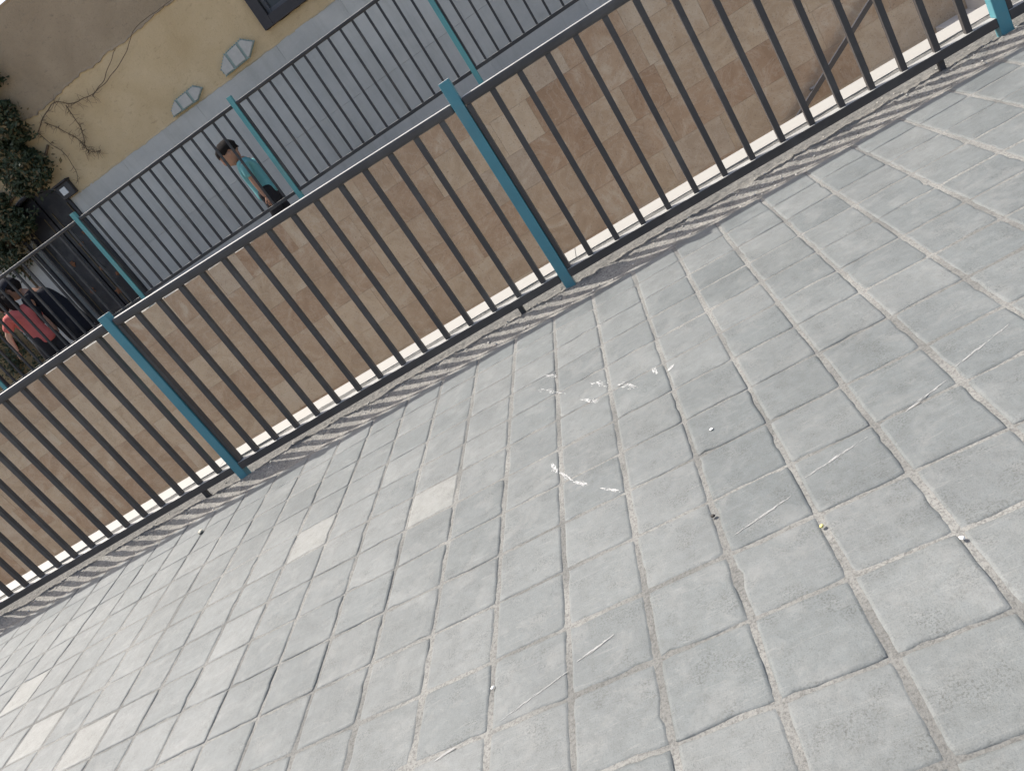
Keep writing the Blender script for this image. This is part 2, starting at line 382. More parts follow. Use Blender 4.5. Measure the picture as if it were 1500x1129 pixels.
# loose grit on the strip
r = random.Random(4); vs = []; fs = []
for k in range(900):
    x = r.uniform(-4.2, 3.2); y = r.betavariate(1.6, 1.6) * 0.34 + 0.0; s = r.choice((0.0015, 0.002, 0.003, 0.0045, 0.006)) * r.uniform(0.7, 1.3); z = strip_z(x, y)
    o = len(vs)
    for d in ((1, 0, 0), (-1, 0, 0), (0, 1, 0), (0, -1, 0), (0, 0, 1), (0, 0, -1)):
        vs.append((x + d[0] * s * r.uniform(.6, 1.3), y + d[1] * s * r.uniform(.6, 1.3), z + s * 0.4 + d[2] * s * r.uniform(.5, .9)))
    for f in ((0, 2, 4), (2, 1, 4), (1, 3, 4), (3, 0, 4), (2, 0, 5), (1, 2, 5), (3, 1, 5), (0, 3, 5)): fs.append(tuple(o + q for q in f))
gr = link('grit', mesh('grit', vs, fs), plain('pale_grit', (0.42, 0.40, 0.36), 0.9, 0.3, 50)); tag(gr, 'loose pale grit and crumbs on the rough mortar strip', kind='stuff')

# marble coping on the pit edge
cop = empty('coping', (0, 0.70, 0)); tag(cop, 'white marble coping along the pit edge behind the near railing', 'coping')
x = -9.0
for L in (2.2, 2.4, 2.31, 2.44, 2.35, 2.4, 2.38, 2.4):
    o = box('slab', (x + L / 2, 0, -0.012), (L - 0.0025, 0.176, 0.03), M['white_marble'], cop, 0.002); x += L

# ------------------------------------------------------------------ railings
def railing(name, label, group, y, z_foot, z_b, z_t, z_top, posts, off, step, nb, bw, pw, teal, mats, foot=None, slopes=None):
    root = empty(name, (posts[0], y, z_foot)); tag(root, label, 'railing')
    mb, mt = mats
    def b(nm, c, s, mat, bev=0.002):
        key = (nm, round(s[0], 4), round(s[1], 4), round(s[2], 4), mat.name)
        if key not in CACHE:
            bm = bmesh.new(); box_bm(bm, (0, 0, 0), s, bev); me = bm_mesh(nm, bm); me.materials.append(mat); CACHE[key] = me
        o = link(nm, CACHE[key], None, root, (c[0] - posts[0], c[1] - y, c[2] - z_foot)); return o
    for i, px in enumerate(posts):
        p = b('post', (px, y, (z_foot + z_top) / 2), (pw, pw, z_top - z_foot), mt, 0.004)
        p.rotation_euler = (rnd.uniform(-.003, .003), rnd.uniform(-.003, .003), 0)
        if i == len(posts) - 1: break
        slope, zo = slopes[i] if slopes else (0.0, 0.0)
        rz_ = lambda xx: zo + slope * (xx - px)
        x0 = px + pw / 2; x1 = posts[i + 1] - pw / 2; cx = (x0 + x1) / 2; L = x1 - x0
        tr = b('top_rail', (cx, y + 0.002, (z_t[0] + z_t[1]) / 2 + rz_(cx)), (L - .002, pw * 0.9, z_t[1] - z_t[0]), mb, 0.013); tr.rotation_euler = (0, -math.atan(slope), 0)
        b('bottom_rail', (cx, y, (z_b[0] + z_b[1]) / 2), (L - .002, bw * 1.9, z_b[1] - z_b[0]), mb, 0.003)
        hb = z_t[0] - z_b[1]
        b('end_bar', (x0 + bw * 0.42 + .002, y + 0.004, z_b[1] + (hb + rz_(x0)) / 2), (bw * 0.8, pw * 0.8, hb + rz_(x0)), mb)
        for k in range(nb):
            bx = px + off + step * k
            hk = hb + rz_(bx) + 0.004
            o = b('bar', (bx + rnd.uniform(-.003, .003), y + rnd.uniform(-.001, .001), z_b[1] + hk / 2), (bw, bw, hk), mb)
            o.rotation_euler = (rnd.uniform(-.002, .002), rnd.uniform(-.005, .005), 0)
        if foot is not None:
            b('foot', (posts[i + 1] + foot, y, (z_foot + z_b[0]) / 2), (0.024, 0.024, z_b[0] - z_foot + .01), mb)
    return root
CACHE = {}
P = [-5.84, -3.785, -1.737, 0.301, 2.365, 4.42]
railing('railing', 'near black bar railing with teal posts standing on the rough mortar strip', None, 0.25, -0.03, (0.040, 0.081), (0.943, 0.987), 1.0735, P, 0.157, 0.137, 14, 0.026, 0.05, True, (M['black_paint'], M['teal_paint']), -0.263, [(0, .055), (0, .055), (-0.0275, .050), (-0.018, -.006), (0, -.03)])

# ------------------------------------------------------------------ far retaining wall and walkway
bm = bmesh.new(); box_bm(bm, (0, 0, 0), (30, 0.3, 2.52))
wall = link('retaining_wall', bm_mesh('retaining_wall', bm), plain('wall_grout', (0.30, 0.25, 0.19), 0.95, 0.2, 10), None, (-2.0, 4.6735, -0.565))
tag(wall, 'brown travertine clad retaining wall across the sunken stairwell', 'wall')
ROWS = [0.83, 0.47, 0.11, -0.25, -0.61, -0.97, -1.33, -1.69]
r = random.Random(21)
for k in range(len(ROWS) - 1):
    z1, z0 = ROWS[k], ROWS[k + 1]; x = -9.2 + r.uniform(0, .4)
    while x < 4.9:
        L = r.choice((0.36, 0.40, 0.52, 0.60, 0.60))
        zt = z1 if k else 0.775 - 0.021 * (min(x + L / 2, 2) + 2.5)
        bm = bmesh.new(); box_bm(bm, (0, 0, 0), (L - 0.0012, 0.022, zt - z0 - 0.0012), 0.0008)
        link('tile', bm_mesh('tile', bm), M['travertine'], wall, (x + L / 2 + 2.0, -0.1615 + r.uniform(-.0012, .0012) , (z0 + zt) / 2 + 0.565)); x += L
kb = box('kerb', (0, 0, 0), (24, 0.29, 0.16), M['grey_marble'], None, 0.003); kb.location = (-2.5, 4.67, 0.69); kb.rotation_euler = (0, math.atan(0.021), 0); tag(kb, kind='structure')
wk = box('walkway', (-2.0, 5.7, -0.7), (30, 1.8, 2.3), plain('walkway_concrete', (0.36, 0.35, 0.33), 0.9, 0.15, 4)); tag(wk, kind='structure')

FP = [-8.59, -6.45, -4.31, -2.17, -0.03, 2.11]
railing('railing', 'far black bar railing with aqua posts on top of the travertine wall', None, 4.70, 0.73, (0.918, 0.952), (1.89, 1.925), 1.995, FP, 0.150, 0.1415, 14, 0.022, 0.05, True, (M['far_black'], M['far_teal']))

# stairs in the pit and their wall handrail
M['step'] = plain('step_stone', (0.44, 0.42, 0.39), 0.85, 0.15, 8)
st = empty('stairs', (2.5, 3.6, -1.82)); tag(st, kind='structure')
for k in range(8):
    h = 0.175 * (k + 1); box('step', (0.29 * k + 0.145, 0, h / 2), (0.2895, 1.8, h), M['step'], st, 0.004)
hr = empty('handrail', (2.45, 4.42, -0.91)); tag(hr, 'dark sloping handrail fixed to the travertine wall beside the stairs', 'handrail')
d = Vector((0.80, 0, 0.49)); d.normalize(); bmr = bmesh.new(); box_bm(bmr, (0.7, 0, 0), (1.9, 0.035, 0.045), 0.003)
o = link('rail', bm_mesh('rail', bmr), M['black_paint'], hr, (0, 0, 0), (0, -math.atan2(d.z, d.x), 0))
for q in (0.12, 1.25):
    p = d * q
    box('bracket', (p.x - 0.01, 0.03, p.z - 0.005), (0.06, 0.07, 0.05), M['black_paint'], hr, 0.008)

# ------------------------------------------------------------------ building
Y = 6.3
bld = empty('building', (-3.0, Y, 0.45)); tag(bld, 'ochre stucco building with grey marble base and dark arched door', 'building')
BX, BZ = -3.0, 0.45
def bpart(nm, vs, fs, mat, par=None, smooth=False):
    vs = [(v[0] - BX, v[1] - Y, v[2] - BZ) for v in vs]
    return link(nm, mesh(nm, vs, fs, smooth), mat, par or bld)
def bbox(nm, c, s, mat, par=None, bev=0.002): return box(nm, (c[0] - BX, c[1] - Y, c[2] - BZ), s, mat, par or bld, bev)
XL, XR, ROOF = -13.0, 6.0, 4.24
DX0, DX1, DZ = -6.10, -5.24, 2.28       # door opening, springing height
WX0, WX1, WZ0, WZ1 = -1.93, -0.75, 2.47, 3.75
bbox('core', ((XL + XR) / 2, Y + 2.32, (ROOF + 0.4) / 2), (XR - XL, 4.0, ROOF - 0.4), plain('core_render', (0.3, 0.25, 0.18)))
# grey marble base slabs
r = random.Random(3)
def slab_run(x0, x1, z1):
    x = x0
    while x < x1 - 0.05:
        L = min(r.choice((0.9, 1.05, 1.2)), x1 - x)
        if x1 - x - L < 0.3: L = x1 - x
        for (a, b) in ((0.45, 1.38), (1.38, z1)):
            bbox('slab', (x + L / 2, Y + 0.157, (a + b) / 2), (L - 0.0015, 0.315, b - a - 0.0015), M['grey_marble'])
        x += L
slab_run(DX1, XR, 2.305); slab_run(-7.08, DX0, 2.2)
# stucco sheet with a ragged lower edge: grid with thickness, holes for door and window
def stucco(nm, x0, x1, zf0, zf1, mat, yoff, holes=(), step=0.03, depth=0.36):
    nx = int((x1 - x0) / step); nz = 34
    vs = []; fs = []
    for i in range(nx + 1):
        x = x0 + (x1 - x0) * i / nx; a = zf0(x); b = zf1(x)
        for k in range(nz + 1):
            z = a + (b - a) * k / nz
            yy = Y - yoff + 0.007 * noise.fractal(Vector((x * 2.1, z * 2.1, 7)), 1, 2, 4) + 0.003 * noise.noise(Vector((x * 11, z * 11, 2)))
            vs.append((x, yy, z))
    def inside(x, z): return any(h(x, z) for h in holes)
    for i in range(nx):
        for k in range(nz):
            a = i * (nz + 1) + k; c = [vs[q] for q in (a, a + 1, a + nz + 2, a + nz + 1)]
            if inside(sum(p[0] for p in c) / 4, sum(p[2] for p in c) / 4): continue
            fs.append((a, a + nz + 1, a + nz + 2, a + 1))
    # returns (top and bottom edge thickness)
    for i in range(nx):
        for k in (0, nz):
            a = i * (nz + 1) + k; b = a + nz + 1
            if inside((vs[a][0] + vs[b][0]) / 2, vs[a][2] + (0.01 if k == 0 else -0.01)): continue
            s = len(vs); vs += [(vs[a][0], Y + depth, vs[a][2]), (vs[b][0], Y + depth, vs[b][2])]
            fs.append((a, b, s + 1, s) if k == 0 else (b, a, s, s + 1))
    return bpart(nm, vs, fs, mat, None, True)
rag = lambda x: 2.297 + 0.010 * noise.fractal(Vector((x * 5.5, 0.4, 0)), 1, 2, 5) + 0.008 * noise.noise(Vector((x * 40, 0, 3)))
mid = lambda x: 3.25 + 0.04 * noise.fractal(Vector((x * 1.6, 8, 0)), 1, 2, 5) + 0.022 * noise.fractal(Vector((x * 14, 2, 0)), 1, 2, 4)
def door_hole(x, z):
    cx = (DX0 + DX1) / 2; hw = (DX1 - DX0) / 2
    return abs(x - cx) < hw and (z < DZ or (x - cx) ** 2 / hw ** 2 + ((z - DZ) / 0.33) ** 2 < 1)
win_hole = lambda x, z: WX0 < x < WX1 and WZ0 < z < WZ1
stucco('stucco_wall', -7.08, XR, rag, mid, M['ochre'], 0.003, (door_hole, win_hole))
stucco('rough_band', XL, XR, mid, lambda x: ROOF + 0.02 * noise.noise(Vector((x * 2, 0, 0))), M['brown'], 0.012, (win_hole,))
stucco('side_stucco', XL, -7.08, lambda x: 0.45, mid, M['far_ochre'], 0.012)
bbox('roof_edge', ((XL + XR) / 2, Y + 2.2, ROOF + 0.02), (XR - XL, 4.3, 0.05), M['brown'])
# door
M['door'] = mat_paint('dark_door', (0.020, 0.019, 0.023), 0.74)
M['rust'] = plain('rust_leaf', (0.20, 0.085, 0.04), 0.7, 0.35, 30)
M['brass'] = plain('dull_brass', (0.13, 0.10, 0.055), 0.5, 0.2, 30)
dcx = (DX0 + DX1) / 2; dhw = (DX1 - DX0) / 2
door = empty('door', (dcx - BX, 0, 0)); door.parent = bld
def arch_pts(hw, h, zs, n=18): return [(hw * math.cos(math.pi * k / n), zs + h * math.sin(math.pi * k / n)) for k in range(n + 1)]
def panel(nm, pts, y0, y1, mat, par, ox=0.0):
    n = len(pts); vs = [(p[0] + ox, y0, p[1]) for p in pts] + [(p[0] + ox, y1, p[1]) for p in pts]
    fs = [tuple(range(n)), tuple(range(n, 2 * n))[::-1]] + [(k, k + n, (k + 1) % n + n, (k + 1) % n) for k in range(n)]
    me = mesh(nm, vs, fs); bm = bmesh.new(); bm.from_mesh(me); bmesh.ops.recalc_face_normals(bm, faces=bm.faces); bm.to_mesh(me); bm.free()
    return link(nm, me, mat, par)
A = arch_pts(dhw - 0.005, 0.325, DZ - BZ)
panel('frame', [(dhw - .005, 0)] + A + [(-dhw + .005, 0)], 0.13, 0.24, M['door'], door)
R = [(p[0], p[1] - 0.03) for p in A if p[0] > 0.012]; Lp = [(p[0], p[1] - 0.03) for p in A if p[0] < -0.012]
lf1 = panel('leaf', [(dhw - .05, 0.01)] + [(min(p[0], dhw - .05), p[1]) for p in R] + [(0.012, R[-1][1] + .01), (0.012, 0.01)], 0.095, 0.128, M['door'], door)
lf2 = panel('leaf', [(-0.012, 0.01), (-0.012, Lp[0][1] + .01)] + [(max(p[0], -dhw + .05), p[1]) for p in Lp] + [(-dhw + .05, 0.01)], 0.095, 0.128, M['door'], door)
tube('arch_moulding', [(p[0] * 1.02, -0.005, p[1] + 0.006) for p in [(dhw, 0.0), (dhw, 1.0)] + arch_pts(dhw, 0.33, DZ - BZ) + [(-dhw, 1.0), (-dhw, 0.0)]], 0.026, M['door'], door, 8)
for lf, sx in ((lf1, 1), (lf2, -1)):
    for qx in (0.07, 0.33):
        box('moulding', (sx * qx, 0.089, 0.98), (0.012, 0.01, 1.75), M['brass'], lf, 0.002)
def leaf_rosette(x, z, s, seed):
    r = random.Random(seed); vs = [(x, 0.075, z)]; n = 14
    for k in range(n):
        a = 2 * math.pi * k / n; rr = s * (0.55 + 0.45 * abs(math.cos(2.5 * a + seed))) * r.uniform(0.8, 1.15)
        vs.append((x + rr * math.cos(a), 0.088, z + rr * math.sin(a)))
    fs = [(0, 1 + (k + 1) % n, 1 + k) for k in range(n)]
    link('rosette', mesh('rosette', vs, fs), M['rust'], door)
for k, (x, z) in enumerate([(-5.43, 1.92), (-5.40, 1.80), (-5.31, 1.90), (-5.56, 1.83), (-5.57, 1.46), (-5.33, 1.57), (-5.31, 1.44), (-5.45, 1.30), (-5.34, 1.08), (-5.60, 1.12), (-5.86, 1.7), (-5.9, 1.3)]):
    leaf_rosette(x - dcx, z - BZ, rnd.uniform(.03, .055), k)
# window: dark surround, frame, mullion, pane
M['wframe'] = plain('dark_frame', (0.035, 0.032, 0.034), 0.5, 0.2, 12, 0.4)
gn = N('window_glass'); gn.b.inputs['Metallic'].default_value = 0.0
M['glass'] = gn.out(gn.mix(gn.noise(3, 4), (0.03, 0.032, 0.035), (0.06, 0.06, 0.06)), 0.12, None, 0.5)
win = empty('window', (WX0 - BX, 0, WZ0 - BZ)); win.parent = bld
W_, H_ = WX1 - WX0, WZ1 - WZ0
for nm, c, s in (('surround', (0.06, -0.01, H_ / 2), (0.12, 0.07, H_)), ('surround', (W_ - 0.06, -0.01, H_ / 2), (0.12, 0.07, H_)), ('surround', (W_ / 2, -0.01, 0.055), (W_ - 0.242, 0.07, 0.11)), ('surround', (W_ / 2, -0.01, H_ - 0.055), (W_ - 0.242, 0.07, 0.11)),
                 ('sash', (0.145, 0.05, H_ / 2), (0.045, 0.05, H_ - 0.22)), ('sash', (W_ - 0.145, 0.05, H_ / 2), (0.045, 0.05, H_ - 0.22)), ('sash', (W_ / 2, 0.05, 0.135), (W_ - 0.336, 0.05, 0.045)), ('sash', (W_ / 2, 0.052, H_ / 2), (0.04, 0.045, H_ - 0.32))):
    box(nm, c, s, M['wframe'] if nm == 'surround' else plain('sash_grey', (0.10, 0.10, 0.105), 0.5), win, 0.004)
box('pane', (W_ / 2, 0.075, H_ / 2), (W_ - 0.3, 0.006, H_ - 0.26), M['glass'], win)

# plaster ornaments on the top edge of the base
M['plaster'] = plain('pale_plaster', (0.45, 0.44, 0.405), 0.95, 0.15, 30)
M['aqua'] = plain('aqua_trim', (0.27, 0.345, 0.32), 0.8, 0.2, 30)
def ornament(label, out, splits):
    cx = sum(p[0] for p in out) / len(out); cz = min(p[1] for p in out)
    root = empty('wall_ornament', (cx, Y - 0.02, cz)); tag(root, label, 'wall ornament')
    pts = [(p[0] - cx, p[1] - cz) for p in out]
    panel('backing', pts, -0.012, 0.03, M['aqua'], root)
    def clip(poly, x0, x1):
        for (sx, lim) in ((1, x0), (-1, -x1)):
            res = []
            for k in range(len(poly)):
                a, b = poly[k], poly[(k + 1) % len(poly)]; fa, fb = sx * a[0] - lim, sx * b[0] - lim
                if fa >= 0: res.append(a)
                if fa * fb < 0:
                    t = fa / (fa - fb); res.append((a[0] + (b[0] - a[0]) * t, a[1] + (b[1] - a[1]) * t))
            poly = res
        return poly
    xs = [min(p[0] for p in pts)] + [s - cx for s in splits] + [max(p[0] for p in pts)]
    for k in range(len(xs) - 1):
        c = clip(pts, xs[k] + 0.006, xs[k + 1] - 0.006)
        if len(c) < 3: continue
        mx = sum(p[0] for p in c) / len(c); mz = sum(p[1] for p in c) / len(c)
        panel('cell', [(mx + (p[0] - mx) * 0.86, mz + (p[1] - mz) * 0.86) for p in c], -0.026, -0.011, M['plaster'], root)
    for k in range(len(pts)):
        a = Vector((pts[k][0], 0, pts[k][1])); b = Vector((pts[(k + 1) % len(pts)][0], 0, pts[(k + 1) % len(pts)][1])); n = max(2, int((b - a).length / 0.03))
        for q in range(n):
            p = a.lerp(b, q / n); o = link('bead', BEAD, None, root, (p.x, -0.014, p.z))
bmb = bmesh.new(); bmesh.ops.create_icosphere(bmb, subdivisions=1, radius=0.0085); BEAD = bm_mesh('bead', bmb, True); BEAD.materials.append(M['aqua'])
ornament('smaller pale three-cell wall ornament with aqua edge, nearer the door', [(-3.44, 2.335), (-3.07, 2.325), (-2.94, 2.40), (-3.02, 2.475), (-3.31, 2.465), (-3.42, 2.40)], (-3.29, -3.12))
ornament('larger pale three-cell wall ornament with aqua edge, nearer the dark window', [(-2.62, 2.345), (-2.26, 2.355), (-2.11, 2.46), (-2.23, 2.56), (-2.49, 2.535), (-2.63, 2.43)], (-2.47, -2.29))

# wall lamp beside the door
lp = empty('wall_lamp', (-5.14, Y, 2.40)); tag(lp, 'dark wall lamp with a square white face beside the arched door', 'wall lamp')
M['lampw'] = plain('lamp_white', (0.62, 0.64, 0.64), 0.5, 0.05)
box('housing', (0, -0.045, 0), (0.20, 0.07, 0.17), M['door'], lp, 0.008)
box('face', (-0.015, -0.085, 0.0), (0.085, 0.012, 0.085), M['lampw'], lp, 0.003)
box('cap', (0, -0.06, 0.095), (0.22, 0.11, 0.02), M['door'], lp, 0.003)

# ------------------------------------------------------------------ dry vine on the wall
M['twig'] = plain('dry_twig', (0.13, 0.092, 0.058), 0.95, 0.3, 30)
vine = empty('dry_vine', (-4.9, Y - 0.03, 2.5)); tag(vine, 'dry leafless vine and long trailing stem across the ochre wall', 'vine')
def vpath(pts, r0, r1, nm='stem', sub=7, wob=0.012):
    s = spline([(p[0] + 4.9, -0.012 - 0.02 * abs(noise.noise(Vector((p[0] * 3, p[1] * 3, 0)))), p[1] - 2.5) for p in pts], sub)
    s = [q + Vector((noise.noise(q * 9) * wob, 0, noise.noise(q * 9 + Vector((5, 5, 5))) * wob)) for q in s]
    n = len(s); tube(nm, s, [r0 + (r1 - r0) * k / (n - 1) for k in range(n)], M['twig'], vine, 5); return s
main = vpath([(-4.94, 3.06), (-4.73, 3.15), (-4.51, 3.20), (-4.38, 3.1), (-4.21, 3.05), (-3.96, 3.03), (-3.63, 3.08), (-3.40, 3.15), (-3.13, 3.27), (-2.61, 3.27), (-2.0, 3.34)], 0.0065, 0.0028)
vpath([(-4.08, 3.02), (-3.87, 3.06), (-3.67, 3.15), (-3.48, 3.24)], 0.005, 0.003, 'twig')
h1 = vpath([(-4.43, 3.11), (-4.44, 2.93), (-4.46, 2.81), (-4.57, 2.65), (-4.54, 2.56), (-4.44, 2.52)], 0.006, 0.003)
h2 = vpath([(-4.78, 3.1), (-4.67, 2.94), (-4.58, 2.75), (-4.57, 2.65)], 0.005, 0.0035)
h3 = vpath([(-4.94, 3.06), (-4.88, 2.84), (-4.84, 2.72), (-4.88, 2.50), (-4.95, 2.40)], 0.005, 0.003)
r = random.Random(12)
for src, n, ln in ((h1, 80, 0.085), (h2, 46, 0.075), (h3, 22, 0.07), (main[:34], 48, 0.10)):
    for k in range(n):
        p = r.choice(src); a = r.uniform(0, 2 * math.pi); L = ln * r.uniform(0.4, 1.3)
        q = p + Vector((math.cos(a) * L, -r.uniform(0, .05), math.sin(a) * L - 0.03)); mdp = (p + q) / 2 + Vector((r.uniform(-.02, .02), -.01, r.uniform(-.02, .02)))
        tube('twig', [p, mdp, q], [0.0024, 0.0018, 0.001], M['twig'], vine, 4)

# ------------------------------------------------------------------ green climber at the left
def leaf_mat(name, a, b_):
    n = N(name); c = n.mix(n.oi.outputs['Random'] if False else n.noise(6, 3), a, b_)
    return n.out(c, 0.6, None, 0.3)
M['leaf'] = leaf_mat('dark_leaf', (0.020, 0.034, 0.016), (0.048, 0.062, 0.028))
M['leaf_dry'] = leaf_mat('dry_leaf', (0.10, 0.075, 0.035), (0.16, 0.115, 0.05))
def climber(label, boxes, seed, nleaf, stems):
    r = random.Random(seed); root = empty('climbing_plant', (stems[0][0][0], Y, 0.45)); tag(root, label, 'climbing plant')
    ox, oz = stems[0][0][0], 0.45
    for mat, nm, share in ((M['leaf'], 'foliage', 0.80), (M['leaf_dry'], 'dry_foliage', 0.20)):
        vs = []; fs = []; cnt = 0; tries = 0
        while cnt < nleaf * share and tries < nleaf * 40:
            tries += 1
            bx = r.choice(boxes); u, v = r.gauss(0, 0.5), r.gauss(0, 0.5)
            x = bx[0] + u * bx[2]; z = bx[1] + v * bx[3]
            dn = noise.fractal(Vector((x * 3.2, z * 3.2, seed)), 1, 2, 3)
            if dn < (-0.22 if nm == 'foliage' else -0.1): continue
            if z < 0.5: continue
            if nm == 'foliage' and -6.15 < x < -5.2 and z < 2.25: continue
            if abs(x + 5.14) < .14 and abs(z - 2.40) < .16: continue
            if x > -4.95 and nm == 'foliage' and r.random() < 0.7: continue
            y = Y - 0.03 - abs(r.gauss(0, 0.10)) - 0.12 * max(0, dn); s = r.uniform(0.016, 0.038)
            n = Vector((r.gauss(0, .6), -1, r.gauss(0.35, .6))).normalized(); t = n.cross(Vector((r.gauss(0, 1), r.gauss(0, 1), r.gauss(0, 1)))).normalized(); b = n.cross(t)
            c = Vector((x - ox, y - Y, z - oz)); k = len(vs)
            vs += [c - t * s, c - b * s * .5 + n * s * .15, c + t * s * 1.1, c + b * s * .5 + n * s * .15]
            fs += [(k, k + 1, k + 2), (k, k + 2, k + 3)]; cnt += 1
        link(nm, mesh(nm, vs, fs), mat, root)
    for pth in stems:
        tube('stem', spline([(p[0] - ox, -0.03, p[1] - oz) for p in pth], 6), 0.016, M['twig'], root, 6)
climber('dark green climbing plant over the wall above and left of the arched door',
        [(-6.2, 2.85, .55, .45), (-5.75, 3.15, .5, .4), (-5.45, 3.5, .4, .4), (-6.7, 2.6, .5, .5), (-5.2, 2.85, .14, .25), (-5.6, 2.72, .35, .14), (-6.0, 2.4, .3, .2), (-6.9, 3.4, .6, .5), (-6.1, 3.6, .6, .4), (-6.3, 2.25, .22, .25), (-5.2, 3.85, .3, .3), (-5.15, 3.4, .2, .45), (-5.3, 3.0, .25, .3), (-5.45, 3.3, .3, .4), (-5.0, 3.8, .16, .25), (-5.05, 3.95, .16, .25), (-5.1, 3.6, .18, .35), (-5.2, 3.3, .18, .3), (-4.95, 3.75, .1, .3), (-5.25, 3.7, .3, .4)], 5, 32000,
        [[(-6.45, 0.45), (-6.4, 1.4), (-6.35, 2.2), (-6.0, 3.0), (-5.5, 3.5)], [(-6.35, 2.2), (-5.9, 2.65), (-5.3, 2.72), (-4.95, 2.9)]])
climber('low leafy brownish climbing plant on the dull ochre wall at the left end',
        [(-7.6, 1.7, .5, .5), (-7.3, 1.1, .3, .4), (-8.0, 2.4, .6, .6), (-7.3, 2.3, .35, .35)], 9, 2600, [[(-7.6, 0.45), (-7.5, 1.2), (-7.7, 2.2)]])

# ------------------------------------------------------------------ people
def skin(name, verts, edges, mat, parent, sub=2):
    me = bpy.data.meshes.new(name); me.from_pydata([v[0] for v in verts], edges, []); me.update()
    o = bpy.data.objects.new(name, me); COL.objects.link(o)
    md = o.modifiers.new('s', 'SKIN'); md.use_smooth_shade = True
    for i, v in enumerate(verts):
        rr = v[1]; rr = rr if hasattr(rr, '__len__') else (rr, rr)
        me.skin_vertices[0].data[i].radius = rr
    me.skin_vertices[0].data[0].use_root = True
    sb = o.modifiers.new('u', 'SUBSURF'); sb.levels = sub; sb.render_levels = sub
    dg = bpy.context.evaluated_depsgraph_get(); dg.update()
    nm = bpy.data.meshes.new_from_object(o.evaluated_get(dg))
    bpy.data.objects.remove(o); bpy.data.meshes.remove(me)
    nm.name = name; nm.materials.clear(); nm.materials.append(mat); nm.polygons.foreach_set('use_smooth', [True] * len(nm.polygons))
    return link(name, nm, None, parent)
def blob(name, c, s, mat, parent, cut=None, namp=0.0, rot=(0, 0, 0), seed=0):
    bm = bmesh.new(); bmesh.ops.create_icosphere(bm, subdivisions=3, radius=1.0)
    for v in bm.verts:
        k = 1 + namp * noise.noise(v.co * 3.5 + Vector((seed, 0, 0)))
        v.co = Vector((v.co.x * s[0] * k, v.co.y * s[1] * k, v.co.z * s[2] * k))
    if cut:
        dl = [v for v in bm.verts if cut(v.co)]; bmesh.ops.delete(bm, geom=dl, context='VERTS')
    return link(name, bm_mesh(name, bm, True), mat, parent, c, rot)
SK = plain('skin', (0.36, 0.20, 0.135), 0.55, 0.06, 20); SKP = plain('skin_pale', (0.50, 0.30, 0.23), 0.55, 0.06, 20)
HAIR = plain('black_hair', (0.016, 0.013, 0.012), 0.9, 0.3, 60, 0.1, 0.8)
EYE = plain('eye_dark', (0.01, 0.01, 0.01), 0.3)
# local frame: person faces -x
def hand(name, wrist, dirv, mat, root, s=1.0, side=-1):
    w_ = Vector(wrist); d = Vector(dirv).normalized(); lat = Vector((1, 0, 0)); lat = (lat - d * lat.dot(d)).normalized()
    V = [(w_, 0.017 * s), (w_ + d * .035 * s, (0.014 * s, 0.026 * s)), (w_ + d * .065 * s, (0.012 * s, 0.028 * s))]; E = [(0, 1), (1, 2)]
    for k, L in enumerate((.045, .055, .058, .05)):
        b = w_ + d * .066 * s + lat * ((k - 1.5) * .017 * s); i = len(V)
        V += [(b, .0075 * s), (b + d * L * .55 * s + Vector((0, -.004, 0)) * s, .007 * s), (b + d * L * s * .95 + Vector((0, .010, 0)) * s, .006 * s)]; E += [(2, i), (i, i + 1), (i + 1, i + 2)]
    i = len(V); V += [(w_ + d * .04 * s - lat * .03 * s, .008 * s), (w_ + d * .07 * s - lat * .042 * s, .0068 * s)]; E += [(1, i), (i, i + 1)]
    return skin(name, V, E, mat, root, 1)
